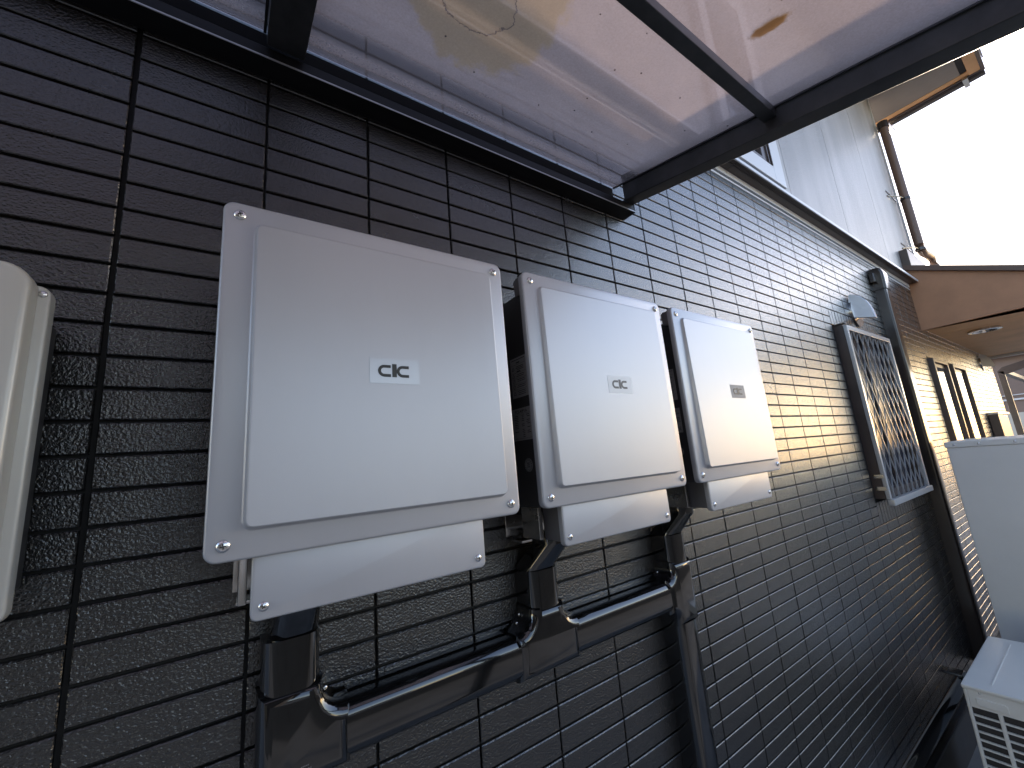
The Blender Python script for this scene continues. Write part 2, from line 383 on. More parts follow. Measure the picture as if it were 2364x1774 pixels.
# upper eaves
EX, EY = 6.05, -0.725
MB().box(X0, EX - 0.1, -0.60, 0.05, ZT, ZT + 0.02).build('soffit_board', SOFFITU, house)
MB().box(5.449, EX - 0.1, 0.0505, 4.0, ZT, ZT + 0.02).build('soffit_board', SOFFITU, house)
MB().box(X0, EX - 0.1, -0.645, -0.602, ZT + 0.004, ZT + 0.02).build('soffit_vent', JOINT, house)
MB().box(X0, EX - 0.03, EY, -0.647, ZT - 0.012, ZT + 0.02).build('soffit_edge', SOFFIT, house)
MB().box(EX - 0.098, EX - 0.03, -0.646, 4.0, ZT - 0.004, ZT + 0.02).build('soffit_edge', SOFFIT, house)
MB().box(X0, EX, EY - 0.028, EY - 0.001, ZT - 0.02, ZT + 0.20).build('fascia_board', TRIMB, house, bevel=0.003)
MB().box(X0, EX + 0.02, EY - 0.04, EY - 0.029, ZT + 0.12, ZT + 0.24).build('verge_flashing', FLASH, house)
MB().box(EX - 0.029, EX, EY, 4.0, ZT - 0.015, ZT + 0.18).build('fascia_board', TRIMB, house)
MB().add([(X0, EY - 0.04, ZT + 0.24), (EX + 0.1, EY - 0.04, ZT + 0.2), (EX + 0.1, 4.0, ZT + 0.2), (X0, 4.0, ZT + 2.6),
          (X0, EY - 0.04, ZT + 0.26 + 1.9), (EX + 0.1, EY - 0.04, ZT + 0.22), (EX + 0.1, 4.0, ZT + 0.22), (X0, 4.0, ZT + 2.62)],
         [(0, 1, 2, 3), (4, 7, 6, 5), (0, 4, 5, 1), (2, 6, 7, 3)]).build('roof', ROOF, house)
gut = MB()
prof = [(0.0, 0.10), (0.0, 0.03), (0.02, 0.0), (0.075, 0.0), (0.095, 0.03), (0.10, 0.10), (0.093, 0.10), (0.088, 0.035), (0.072, 0.008), (0.024, 0.008), (0.008, 0.035), (0.008, 0.10)]
gut.loft([[(EX + 0.004 + px, y, ZT - 0.03 + pz) for px, pz in prof] for y in (EY - 0.02, 4.0)])
gutter = gut.build('gutter', BROWNPVC, house, smooth=40)
MB().box(EX - 0.05, EX + 0.115, -0.635, -0.598, ZT - 0.04, ZT - 0.021).build('bracket', STEEL, gutter)
# downpipe at the corner of the upper storey
PX, PY = 5.44, -0.06
dp = MB().tube([(EX + 0.05, -0.02, ZT - 0.025), (EX + 0.05, -0.02, ZT - 0.09), (EX - 0.02, -0.03, ZT - 0.16), (PX + 0.09, PY, ZT - 0.31), (PX, PY, ZT - 0.39), (PX, PY, 1.02), (PX + 0.02, PY, 0.975), (PX + 0.09, PY, 0.955), (PX + 0.34, PY, 0.985), (PX + 0.42, PY, 0.975), (PX + 0.46, PY, 0.91), (PX + 0.46, PY, 0.62)],
               0.035, 16).build('downpipe', PIPEB, house, smooth=40)
MB().tube([(PX, PY, ZT - 0.40), (PX, PY, ZT - 0.33)], 0.042, 16).build('pipe_socket', BROWNPVC, dp, smooth=40)
for z in (1.50, 0.97):
    mb = MB().box(PX - 0.37, PX - 0.03, -0.006, -0.002, z - 0.006, z + 0.006)
    mb.tube([(PX - 0.37, -0.003, z - 0.05), (PX - 0.15, -0.045, z - 0.01), (PX - 0.03, PY, z)], 0.006, 8)
    mb.tube([(PX, PY, z - 0.012), (PX, PY, z + 0.012)], 0.039, 16)
    mb.build('bracket', BROWNPVC, dp, smooth=40)

# lower roof over the entrance side: flat soffit, sloping verge
VX = 4.9
SZ = 0.14
def rz(y): return 0.665 - 0.47 * abs(y)
xs = 8.02
nb = 6; bw = (xs - VX - 0.035) / nb
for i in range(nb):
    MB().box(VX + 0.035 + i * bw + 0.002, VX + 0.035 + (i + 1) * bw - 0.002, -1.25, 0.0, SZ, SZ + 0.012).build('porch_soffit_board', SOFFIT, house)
MB().box(VX + 0.03, xs - 0.01, -1.25, 0.05, SZ + 0.014, SZ + 0.03).build('porch_soffit_backing', JOINT, house)
vy = [0.0, -1.3]
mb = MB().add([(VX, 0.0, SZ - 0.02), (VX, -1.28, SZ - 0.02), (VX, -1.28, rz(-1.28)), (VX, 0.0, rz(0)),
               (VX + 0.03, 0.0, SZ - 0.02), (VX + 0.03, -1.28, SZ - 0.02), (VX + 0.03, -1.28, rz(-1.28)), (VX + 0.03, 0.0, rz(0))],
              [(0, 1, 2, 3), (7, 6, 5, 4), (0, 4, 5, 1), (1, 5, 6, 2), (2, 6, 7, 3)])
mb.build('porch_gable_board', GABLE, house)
mb = MB().add([(VX - 0.03, 0.0, rz(0)), (xs, 0.0, rz(0)), (xs, -1.33, rz(-1.33)), (VX - 0.03, -1.33, rz(-1.33)),
               (VX - 0.03, 0.0, rz(0) + 0.045), (xs, 0.0, rz(0) + 0.045), (xs, -1.33, rz(-1.33) + 0.045), (VX - 0.03, -1.33, rz(-1.33) + 0.045)],
              [(3, 2, 1, 0), (4, 5, 6, 7), (0, 4, 7, 3), (1, 2, 6, 5), (2, 3, 7, 6)])
mb.build('porch_roof', ROOF, house)
MB().box(xs, xs + 0.02, -1.33, 0.0, SZ - 0.03, SZ + 0.02).build('porch_fascia', FLASH, house)
MB().box(VX - 0.02, VX + 0.56, -0.055, -0.0015, 0.66, 0.845).build('roof_flashing', TRIMB, house, bevel=0.003)
MB().add([(VX + 0.56, -0.055, 0.78), (VX + 0.80, -0.055, 0.78), (VX + 0.56, -0.055, 0.83), (VX + 0.56, -0.0, 0.78), (VX + 0.80, 0, 0.78), (VX + 0.56, 0, 0.83)],
         [(0, 1, 2), (5, 4, 3), (0, 2, 5, 3), (1, 4, 5, 2)]).build('roof_flashing', FLASH, house)
# lamp in the soffit
lamp = empty('soffit_light', (5.66, -0.265, SZ), 'round dark ceiling light under the tan porch soffit', 'ceiling light')
mb = MB(); n = 32
for r0, r1, za, zb in ((0.105, 0.105, SZ, SZ - 0.018), (0.105, 0.075, SZ - 0.018, SZ - 0.022), (0.075, 0.07, SZ - 0.022, SZ - 0.006)):
    mb.loft([[(5.66 + r0 * math.cos(t * 2 * math.pi / n), -0.265 + r0 * math.sin(t * 2 * math.pi / n), za) for t in range(n)],
             [(5.66 + r1 * math.cos(t * 2 * math.pi / n), -0.265 + r1 * math.sin(t * 2 * math.pi / n), zb) for t in range(n)]], False, False)
mb.build('ring', STEEL, lamp, smooth=30)
MB().tube([(5.66, -0.265, SZ - 0.001), (5.66, -0.265, SZ - 0.010)], 0.0695, 32).build('diffuser', GLASSR, lamp)

# two slit windows in the far part of the tiled wall
for a, b in ((4.833, 5.355), (5.562, 6.133)):
    w = MB().box(a, a + 0.035, -0.028, 0.02, -1.32, -0.125).box(b - 0.035, b, -0.028, 0.02, -1.32, -0.125).box(a + 0.035, b - 0.035, -0.028, 0.02, -0.155, -0.125).box(a + 0.035, b - 0.035, -0.028, 0.02, -1.32, -1.28)
    w = w.build('window', TRIMB, house, bevel=0.002)
    MB().box(a + 0.045, b - 0.045, -0.006, 0.02, -1.278, -0.157).build('frame', TRIMB, w)
    MB().box(a + 0.07, b - 0.07, -0.010, -0.0062, -1.24, -0.19).build('pane', GLASSR, w)

# barred window
bw0, bw1, bz0, bz1 = 2.87, 3.622, -1.02, -0.106
w = MB()
for a, b, c, d in ((bw0, bw0 + 0.03, bz0, bz1 + 0.01), (bw1 - 0.03, bw1, bz0, bz1 + 0.01), (bw0 + 0.03, bw1 - 0.03, bz1 - 0.03, bz1 + 0.01), (bw0 + 0.03, bw1 - 0.03, bz0, bz0 + 0.04)):
    w.box(a, b, -0.034, 0.02, c, d)
w = w.build('window', TRIMB, house, bevel=0.002)
MB().box(bw0 + 0.03, bw1 - 0.03, 0.004, 0.009, bz0 + 0.04, bz1 - 0.03).build('pane', GLASSD, w)
MB().box(3.235, 3.262, -0.01, 0.0035, bz0 + 0.04, bz1 - 0.03).build('mullion', TRIMB, w)
gr = empty('window_grille', (3.246, -0.05, bz0), 'silver diamond lattice security grille fixed over the dark window', 'window grille')
gy = -0.052; fw = 0.022
for a, b, c, d in ((bw0, bw0 + fw, bz0, bz1), (bw1 - fw, bw1, bz0, bz1)):
    MB().box(a, b, gy, gy + 0.017, c, d).build('frame_bar', FLASH, gr, bevel=0.0015)
MB().box(bw0 + fw, bw1 - fw, gy - 0.001, gy + 0.017, bz1 - 0.026, bz1).build('frame_bar', FLASH, gr, bevel=0.002)
MB().box(bw0 + 0.001, bw1 - 0.001, gy - 0.012, gy + 0.0165, bz0 - 0.032, bz0 - 0.001).build('frame_bar', FLASH, gr, bevel=0.004)
for s in (1, -1):
    k = -30
    while k < 60:
        # line x = xa + t, z = zt - 2 s t
        pts = []
        c = bw0 + k * 0.0885
        lo, hi = bz0 + 0.0, bz1 - 0.026
        xa, xb = bw0 + fw, bw1 - fw
        # x from z: x = c + s*(hi - z)/2
        z_at = lambda x: hi - 2 * (x - c) * s
        ta = sorted([z_at(xa), z_at(xb)]); za = max(lo, ta[0]); zb = min(hi, ta[1])
        if zb - za > 0.02:
            x_a = c + s * (hi - za) / 2; x_b = c + s * (hi - zb) / 2
            d = Vector((x_b - x_a, 0, zb - za)).normalized(); nrm = Vector((d.z, 0, -d.x)) * (0.0014 if s > 0 else 0.0009)
            y0, y1 = (gy + 0.002, gy + 0.0075) if s > 0 else (gy + 0.0078, gy + 0.0135)
            A, B = Vector((x_a, 0, za)), Vector((x_b, 0, zb)); ring = []
            for Q in (A, B):
                ring.append([(Q.x - nrm.x, y0, Q.z - nrm.z), (Q.x + nrm.x, y0, Q.z + nrm.z), (Q.x + nrm.x, y1, Q.z + nrm.z), (Q.x - nrm.x, y1, Q.z - nrm.z)])
            MB().loft(ring).build('lattice_bar', FLASH, gr)
        k += 1
for z in (-0.905, -0.965): MB().box(bw0 - 0.002, bw0 + 0.004, -0.045, -0.002, z - 0.012, z + 0.006).build('clip', STEEL, gr)
MB().box(bw0 - 0.006, bw0 + 0.028, -0.046, 0.0, bz1 + 0.011, bz1 + 0.016).build('top_cap', TRIMB, gr)

# ------------------------------------------------------------------ vent hoods
def hood(x, z, label, wdt=0.15):
    t = empty('vent_hood', (x + wdt / 2, -0.002, z), label, 'vent hood', 'stainless vent hoods on the tiled wall')
    ring = lambda X, sc=1.0: [(X, y * sc - 0.002 * (1), z + zz * sc + (1 - sc) * 0.06) for y, zz in
        [(0, -0.036 + 0.034), (0, 0.10), (-0.009, 0.140), (-0.03, 0.135), (-0.056, 0.116), (-0.075, 0.088), (-0.088, 0.060), (-0.098, 0.02), (-0.105, -0.034), (-0.103, -0.036)]]
    rings = [ring(x + 0.0, 0.97), ring(x + 0.003), ring(x + wdt * 0.3, 0.96), ring(x + wdt * 0.6, 0.84), ring(x + wdt * 0.85, 0.62), ring(x + wdt, 0.40)]
    mb = MB().loft(rings)
    mb.build('hood', SATIN, t, smooth=35)
    MB().tube([(x + wdt / 2, -0.0005, z + 0.04), (x + wdt / 2, -0.012, z + 0.04)], 0.092, 28).build('flange', STEEL, t, smooth=35)
    return t
hood(3.2, 0.0, 'small steel vent hood just above the barred window')
hood(7.36, -0.02, 'far steel vent hood beyond the slit windows near the porch soffit edge')

# ------------------------------------------------------------------ power conditioners
def screw_mesh(r):
    mb = MB(); n = 20; prof = [(1.0, 0.0), (0.98, 0.10), (0.85, 0.28), (0.6, 0.42), (0.3, 0.5), (0.05, 0.52)]
    mb.loft([[(r * a * math.cos(t * 2 * math.pi / n), -r * h, r * a * math.sin(t * 2 * math.pi / n)) for t in range(n)] for a, h in prof])
    return mb.mesh('screw', SCREW, smooth=50)
def cross_mesh(r):
    mb = MB(); a, b = r * 0.42, r * 0.09; y = -r * 0.56
    mb.box(-a, a, y, y + r * 0.2, -b, b); mb.box(-b, b, y - 0.00005, y + r * 0.2, -a, a)
    return mb.mesh('recess', INK)
scr_big, scr_small = screw_mesh(0.0072), screw_mesh(0.0056)
crs_big, crs_small = cross_mesh(0.0072), cross_mesh(0.0056)
def put_screw(parent, x, y, z, big=True):
    o = link('screw', scr_big if big else scr_small); o.location = (x, y, z); o.rotation_euler = (0, R(rnd.uniform(0, 90)), 0)
    o.parent = parent; o.matrix_parent_inverse = parent_world(parent).inverted()
    return o

def stroke(mb, pts, w, fy, th=0.0004):
    """flat stroke along pts in XZ, laid on the surface y = fy(z)"""
    n = len(pts); L = []; Rr = []
    for i in range(n):
        d = (Vector(pts[min(i + 1, n - 1)]) - Vector(pts[max(i - 1, 0)])).normalized(); nn = Vector((-d.y, d.x)) * w / 2
        L.append(Vector(pts[i]) + nn); Rr.append(Vector(pts[i]) - nn)
    for i in range(n - 1):
        q = [L[i], L[i + 1], Rr[i + 1], Rr[i]]
        mb.add([(p.x, fy(p.y) - th, p.y) for p in q] + [(p.x, fy(p.y), p.y) for p in q], [(0, 1, 2, 3), (0, 4, 5, 1), (2, 6, 7, 3), (0, 3, 7, 4), (1, 5, 6, 2)])

YF = -0.18
def inverter(px, label, logo_x, stick, ink, lab):
    t = empty('power_conditioner', (px + 0.21, 0.0, -0.845), label, 'inverter', 'three silver inverters in a row on the tiled wall')
    x0, x1, z1, z0 = px, px + 0.4205, -0.331, -0.776
    # tray-shaped cover plate
    mb = MB(); plate(mb, rrect(x0, x1, z0, z1, 0.013), YF + 0.013, YF, 0.0035, 3)
    cov = mb.build('cover', SILVER, t, smooth=35)
    mb = MB()
    mb.loft([[(x0 + 0.0015, YF + 0.0132, z1 - 0.045), (x0 + 0.0015, YF + 0.0132, z1 - 0.008), (x0 + 0.0015, YF + 0.026, z1 - 0.008), (x0 + 0.0015, YF + 0.033, z1 - 0.013), (x0 + 0.0015, YF + 0.030, z1 - 0.042)],
             [(x1 - 0.0015, YF + 0.0132, z1 - 0.045), (x1 - 0.0015, YF + 0.0132, z1 - 0.008), (x1 - 0.0015, YF + 0.026, z1 - 0.008), (x1 - 0.0015, YF + 0.033, z1 - 0.013), (x1 - 0.0015, YF + 0.030, z1 - 0.042)]])
    mb.build('visor', LBODY, cov)
    # raised door panel, flush at the top and standing out towards the bottom
    a0, a1, c1, c0 = x0 + 0.033, x1 - 0.024, z1 - 0.024, z0 + 0.030
    h = lambda z: YF - 0.0062 - 0.0048 * (c1 - z) / (c1 - c0)
    outer = rrect(a0, a1, c0, c1, 0.0125, 5)
    mb = MB(); rings = [[(x, YF + 0.0005, z) for x, z in outer]]
    for ins, k in ((0.0012, 0.04), (0.0024, 0.14), (0.0034, 0.40), (0.0042, 0.80), (0.0049, 0.93), (0.0060, 1.0)):
        q = inset_poly(outer, ins); rings.append([(p.x, YF + (h(p.y) - YF) * k, p.y) for p in q])
    for ins in (0.0066, 0.0105):
        q = inset_poly(outer, ins); rings.append([(p.x, h(p.y), p.y) for p in q])
    mb.loft(rings); door = mb.build('door_panel', SILVER, cov, smooth=22)
    for sx, sz in ((x0 + 0.018, z1 - 0.018), (x1 - 0.018, z1 - 0.018), (x0 + 0.018, z0 + 0.018), (x1 - 0.018, z0 + 0.018)):
        s = put_screw(t, sx, YF, sz); r_ = link('recess', crs_big); r_.parent = s
    # sticker and emblem
    lx, lz = px + logo_x, -0.549
    sw, sh = 0.073, 0.037
    mb = MB().add([(lx, h(lz + dz) - 0.0003, lz + dz) for dz in ()], [])
    cr = [(lx - sw / 2, lz - sh / 2), (lx + sw / 2, lz - sh / 2), (lx + sw / 2, lz + sh / 2), (lx - sw / 2, lz + sh / 2)]
    mb.add([(x, h(z) - 0.0004, z) for x, z in cr] + [(x, h(z) + 0.0004, z) for x, z in cr], [(0, 1, 2, 3), (0, 4, 5, 1), (1, 5, 6, 2), (2, 6, 7, 3), (3, 7, 4, 0)])
    st = mb.build('sticker', stick, t)
    mb = MB(); fy = lambda z: h(z) - 0.00045
    th = 0.0042; rr = 0.0067
    for cx in (lx - 0.0162, lx + 0.0108):
        pts = [(cx + 0.0095, lz + rr)] + [(cx + rr * math.cos(R(a)), lz + rr * math.sin(R(a))) for a in range(90, 271, 15)] + [(cx + 0.0095, lz - rr)]
        stroke(mb, pts, th, fy)
    stroke(mb, [(lx - 0.0013, lz - 0.0088), (lx - 0.0013, lz + 0.0108)], 0.0066, fy)
    mb.build('emblem', ink, st)
    # body behind the cover
    bx0, bx1 = x0 + 0.012, x1 - 0.012
    body = MB().box(bx0, bx1, -0.035, YF + 0.0131, -0.775, z1 - 0.032).build('body', BODY, t, bevel=0.004)
    # lower box with its own cover
    q0, q1 = x0 + 0.046, x0 + 0.353
    MB().box(q0 + 0.004, q1 - 0.004, -0.108, YF + 0.02, -0.840, -0.7755).build('terminal_box', LBODY, t, bevel=0.003)
    mb = MB(); pts = rrect(q0, q1, -0.846, -0.760, 0.008, 4)
    plate(mb, pts, YF + 0.02, YF + 0.008, 0.0025, 3); mb.build('terminal_cover', SILVER, t, smooth=35)
    for sx in (q0 + 0.013, q1 - 0.013):
        s = put_screw(t, sx, YF + 0.008, -0.831, False); r_ = link('recess', crs_small); r_.parent = s
    # mounting bracket: bent stainless plate
    mb = MB().box(x0 + 0.035, x0 + 0.044, -0.115, -0.06, -0.838, -0.779).box(x1 - 0.10, x1 - 0.078, -0.10, -0.004, -0.842, -0.768)
    mb.box(x0 + 0.03, x1 - 0.078, -0.006, -0.002, -0.842, -0.42).box(x0 + 0.034, x0 + 0.06, -0.055, -0.02, -0.850, -0.845)
    mb.build('mounting_bracket', STEEL, t, bevel=0.001)
    mb = MB().box(x0 + 0.06, q0 + 0.20, -0.034, -0.007, -0.80, -0.40); mb.build('heat_sink', JOINT, t)
    # printed labels on the left flank
    lx_ = bx0
    def flank(name, y0, y1, za, zb, m, d=0.0005, par=body):
        return MB().box(lx_ - d, lx_ + 0.0002, y0, y1, za, zb).build(name, m, par)
    if lab:
        l1 = flank('warning_label', -0.151, -0.099, -0.569, -0.489, LABELP); l2 = flank('rating_label', -0.151, -0.092, -0.652, -0.590, LABELP)
        mb = MB()
        def ln_(y0, y1, z, w=0.0008): mb.box(lx_ - 0.0008, lx_ - 0.0004, y0, y1, z - w / 2, z + w / 2)
        ln_(-0.148, -0.103, -0.4935, 0.0012)
        for z in (-0.503, -0.5195, -0.5305, -0.542, -0.553): ln_(-0.149, -0.101, z, 0.0004)
        for k, z in enumerate([-0.5075, -0.5105, -0.5135, -0.5235, -0.527, -0.5335, -0.537, -0.545, -0.5485, -0.5565, -0.560, -0.5635]):
            ln_(-0.146 + rnd.uniform(0, 0.004), -0.117 - rnd.uniform(0, .004), z, 0.0011)
        for z in (-0.4995, -0.5175): ln_(-0.131, -0.119, z, 0.0022)
        for z in (-0.5105, -0.525, -0.560):      # warning triangles
            c = -0.108
            for p_, q_ in (((c - .004, z - .003), (c + .004, z - .003)), ((c + .004, z - .003), (c, z + .004)), ((c, z + .004), (c - .004, z - .003))):
                A, B = Vector(p_), Vector(q_); d = (B - A).normalized(); nn = Vector((-d.y, d.x)) * 0.0005
                mb.add([(lx_ - .0008, A.x + nn.x, A.y + nn.y), (lx_ - .0008, B.x + nn.x, B.y + nn.y), (lx_ - .0008, B.x - nn.x, B.y - nn.y), (lx_ - .0008, A.x - nn.x, A.y - nn.y)], [(0, 1, 2, 3)])
        for z in (-0.536, -0.5475):              # prohibition rings
            c = -0.108; N = 16; ro, ri = 0.0042, 0.0033
            mb.add([(lx_ - .0008, c + r_ * math.cos(2 * math.pi * t_ / N), z + r_ * math.sin(2 * math.pi * t_ / N)) for r_ in (ro, ri) for t_ in range(N)],
                   [(i, (i + 1) % N, N + (i + 1) % N, N + i) for i in range(N)])
            mb.add([(lx_ - .0008, c - .003, z + .0024), (lx_ - .0008, c - .0024, z + .003), (lx_ - .0008, c + .003, z - .0024), (lx_ - .0008, c + .0024, z - .003)], [(0, 1, 2, 3)])
        mb.build('print', INK, l1)
        mb = MB()
        for k in range(13):
            z = -0.6045 - k * 0.0034
            for y0, y1 in ((-0.149, -0.137), (-0.131, -0.121), (-0.112, -0.097)):
                if rnd.random() < 0.75: ln_(y0 + rnd.uniform(0, .003), y1 - rnd.uniform(0, .003), z, 0.0012)
        ln_(-0.150, -0.094, -0.6015, 0.0004); ln_(-0.150, -0.094, -0.6485, 0.0004)
        mb.build('print', INK, l2)
        cu = bpy.data.curves.new('model_text', 'FONT'); cu.body = 'PCS-40P1A'; cu.size = 0.0085; cu.align_x = 'CENTER'; cu.offset = 0.0001
        to = bpy.data.objects.new('tmp', cu); COL.objects.link(to); dg = bpy.context.evaluated_depsgraph_get()
        me = bpy.data.meshes.new_from_object(to.evaluated_get(dg)); bpy.data.objects.remove(to); me.materials.clear(); me.materials.append(INK)
        me.transform(Matrix(((0, 0, 1, lx_ - 0.0009), (-1, 0, 0, -0.1215), (0, 1, 0, -0.5995), (0, 0, 0, 1))))
        link('model_text', me, l2)
        mb = MB().tube([(lx_ - 0.0006, -0.131, -0.699), (lx_ + 0.0002, -0.131, -0.699)], 0.0125, 28); l3 = mb.build('approval_mark', LABELP, body)
        mb = MB(); N = 28
        for ro, ri in ((0.0118, 0.0112), (0.0082, 0.0077)):
            mb.add([(lx_ - .0009, -0.131 + r_ * math.cos(2 * math.pi * t_ / N), -0.699 + r_ * math.sin(2 * math.pi * t_ / N)) for r_ in (ro, ri) for t_ in range(N)],
                   [(i, (i + 1) % N, N + (i + 1) % N, N + i) for i in range(N)])
        cu = bpy.data.curves.new('mark_text', 'FONT'); cu.body = 'JET\nPVm'; cu.size = 0.0055; cu.align_x = 'CENTER'
        for z in (-0.6955, -0.699, -0.7025): mb.box(lx_ - .001, lx_ - .0007, -0.1355, -0.1265, z - 0.0008, z + 0.0008)
        for a in range(0, 360, 24):
            y_, z_ = -0.131 + 0.0098 * math.cos(R(a)), -0.699 + 0.0098 * math.sin(R(a)); mb.box(lx_ - .001, lx_ - .0007, y_ - .0007, y_ + .0007, z_ - .0007, z_ + .0007)
        mb.build('print', INK, l3)
    return t
INKM = mat('ink_grey', (0.11, 0.11, 0.11), 0.45)
STICKD = mat('sticker_dull', (0.26, 0.265, 0.28), 0.45, metal=0.0, spec=0.3)
STICKL = mat('sticker_pale', (0.72, 0.74, 0.76), 0.4, metal=0.1)
inverter(0.1315, 'silver inverter with black cIc emblem, between the cream box and the middle inverter', 0.214, STICK, INK, False)
inverter(0.6005, 'middle silver inverter with pale sticker, its black flank carrying warning and rating labels', 0.228, STICKL, INKM, True)
inverter(1.070, 'silver inverter nearest to the barred window, with a dull grey cIc sticker', 0.240, STICKD, INK, True)

# ------------------------------------------------------------------ black cable duct below the inverters
duct = empty('cable_duct', (0.7, 0.0, -1.05), 'glossy black cable duct with elbows and tees linking the three inverters', 'cable duct')
def cprof(w, d, r=0.021, n=8):
    """closed profile (u across, depth out) of a duct: back flat, front corners rounded"""
    pts = [(-w / 2, 0.0)]
    for cx, a in ((-w / 2 + r, 180), (w / 2 - r, 270)):
        for k in range(n + 1):
            t = R(a + 90 * k / n); pts.append((cx + r * math.cos(t), -(d - r) + r * math.sin(t)))
    pts.append((w / 2, 0.0)); return pts
def vduct(xc, za, zb, w=0.074, d=0.058, **k):
    pr_ = cprof(w, d); return MB().loft([[(xc + u, y, z) for u, y in pr_] for z in (za, zb)])
def hduct(zc, xa, xb, w=0.074, d=0.058):
    pr_ = cprof(w, d); return MB().loft([[(x, y, zc + u) for u, y in pr_] for x in (xa, xb)])
def adaptor(xc, dx, ztop, zbot, w=0.07):
    pr_ = cprof(w, 0.056); r2 = [(u * 0.9, y - 0.032) for u, y in pr_]
    return MB().loft([[(xc + u, y, zbot) for u, y in pr_], [(xc + u + dx * 0.12, y - 0.004, zbot + 0.008) for u, y in r2 and pr_], [(xc + u + dx, y, ztop) for u, y in r2], [(xc + u + dx, y, ztop + 0.02) for u, y in r2]])
XA, XB, XC, ZH = 0.234, 0.684, 1.124, -1.050
# straight covers
vduct(XA, -0.985, -0.907).build('cover', PVC, duct, smooth=30)
vduct(XB, -0.985, -0.907).build('cover', PVC, duct, smooth=30)
vduct(XC, -0.985, -0.909).build('cover', PVC, duct, smooth=30)
hduct(ZH, 0.305, 0.612).build('cover', PVC, duct, smooth=30)
hduct(ZH, 0.750, 1.064).build('cover', PVC, duct, smooth=30)
vduct(XC, -1.90, -1.118).build('cover', PVC, duct, smooth=30)
# fittings
def fitting(pts, name):
    mb = MB(); plate(mb, pts, 0.0, -0.0625, 0.019, 7); return mb.build(name, PVC, duct, smooth=30)
def arc(cx, cz, r, a0, a1, n=8): return [(cx + r * math.cos(R(a0 + (a1 - a0) * k / n)), cz + r * math.sin(R(a0 + (a1 - a0) * k / n))) for k in range(n + 1)]
hw = 0.0405; fr_ = 0.032
# elbow A: runs down then right
fitting([(XA - hw, -0.968)] + arc(XA - hw + 0.03, ZH - hw + 0.03, 0.03, 180, 270) + [(0.312, ZH - hw), (0.312, ZH + hw)] + arc(XA + hw + fr_, ZH + hw + fr_, fr_, 270, 180)[0:] + [(XA + hw, -0.968)], 'elbow')
# tee B
fitting([(0.606, ZH - hw), (0.757, ZH - hw), (0.757, ZH + hw)] + arc(XB + hw + 0.03, ZH + hw + 0.03, 0.03, 270, 180) + [(XB + hw, -0.972), (XB - hw, -0.972)] + arc(XB - hw - 0.035, ZH + hw + 0.035, 0.035, 0, -90) + [(0.606, ZH + hw)], 'tee')
# tee C
fitting([(XC - hw, -1.122), (XC + hw, -1.122), (XC + hw, -0.972), (XC - hw, -0.972)] + arc(XC - hw - 0.022, ZH + hw + 0.022, 0.022, 0, -90) + [(1.058, ZH + hw), (1.058, ZH - hw)] + arc(XC - hw - 0.018, ZH - hw - 0.018, 0.018, 90, 0), 'tee')
adaptor(XA + 0.004, 0.004, -0.85, -0.9068, 0.062).build('adaptor', PVC, duct, smooth=30)
adaptor(XB, 0.024, -0.858, -0.9068).build('adaptor', PVC, duct, smooth=30)
adaptor(XC, 0.024, -0.858, -0.9088).build('adaptor', PVC, duct, smooth=30)
for x, z in ((XA + hw + 0.008, ZH + hw + 0.012), (XB - hw - 0.013, ZH + hw + 0.008), (XB - hw - 0.006, ZH + hw + 0.022), (XB + hw + 0.012, ZH + hw + 0.012), (XC - hw - 0.012, ZH + hw + 0.012)):
    s = link('screw', scr_small); s.location = (x, -0.02, z); s.scale = (0.55,) * 3; s.parent = duct; s.matrix_parent_inverse = parent_world(duct).inverted()
# tiny moulded mark on the elbow
mb = MB()
for k, (w_, dz) in enumerate(((0.010, 0.004), (0.014, 0.0), (0.010, -0.004))):
    for q in range(5): mb.box(XA + 0.012 + q * w_ / 5, XA + 0.012 + (q + 0.65) * w_ / 5, -0.0628, -0.0622, ZH - 0.02 + dz, ZH - 0.0186 + dz)
mb.build('moulded_mark', LBODY, duct)

# duct along the foot of the wall and line-set cover by the window
MB2 = None
foot = empty('foot_duct', (2.2, 0.0, -1.94), 'glossy black duct running along the foot of the wall to the outdoor unit', 'pipe duct')
hduct(-1.938, 1.17, 3.18, 0.078, 0.07).build('cover', PVC, foot, smooth=30)
mb = MB(); plate(mb, [(1.084, -1.89), (1.084, -1.978), (1.18, -1.978), (1.18, -1.898), (1.166, -1.89)], 0.0, -0.073, 0.012, 4); mb.build('elbow', PVC, foot, smooth=30)
MB().box(3.17, 3.24, -0.075, 0.0, -1.985, -1.892).build('end_cap', PVC, foot, bevel=0.006)
ls = empty('line_set_cover', (3.87, 0.0, -2.0), 'tall dark brown vertical pipe cover between the barred window and the slit windows', 'pipe cover')
pr_ = cprof(0.10, 0.062, 0.012)
MB().loft([[(3.872 + u, y, z) for u, y in pr_] for z in (-2.05, 0.31)]).build('cover', BROWNPVC, ls, smooth=30)
mb = MB()
rg = []
for z, w_, d_ in ((0.28, 0.112, 0.068), (0.36, 0.112, 0.070), (0.40, 0.120, 0.070), (0.425, 0.118, 0.062), (0.438, 0.10, 0.045), (0.444, 0.07, 0.02)):
    rg.append([(3.868 + u, y, z) for u, y in cprof(w_, d_, 0.014 if d_ > .03 else 0.008)])
mb.loft(rg); mb.build('wall_cap', BROWNPVC, ls, smooth=30)
MB().box(3.77, 3.81, -0.03, 0.0, 0.33, 0.40).build('cap_flange', BROWNPVC, ls, bevel=0.006)

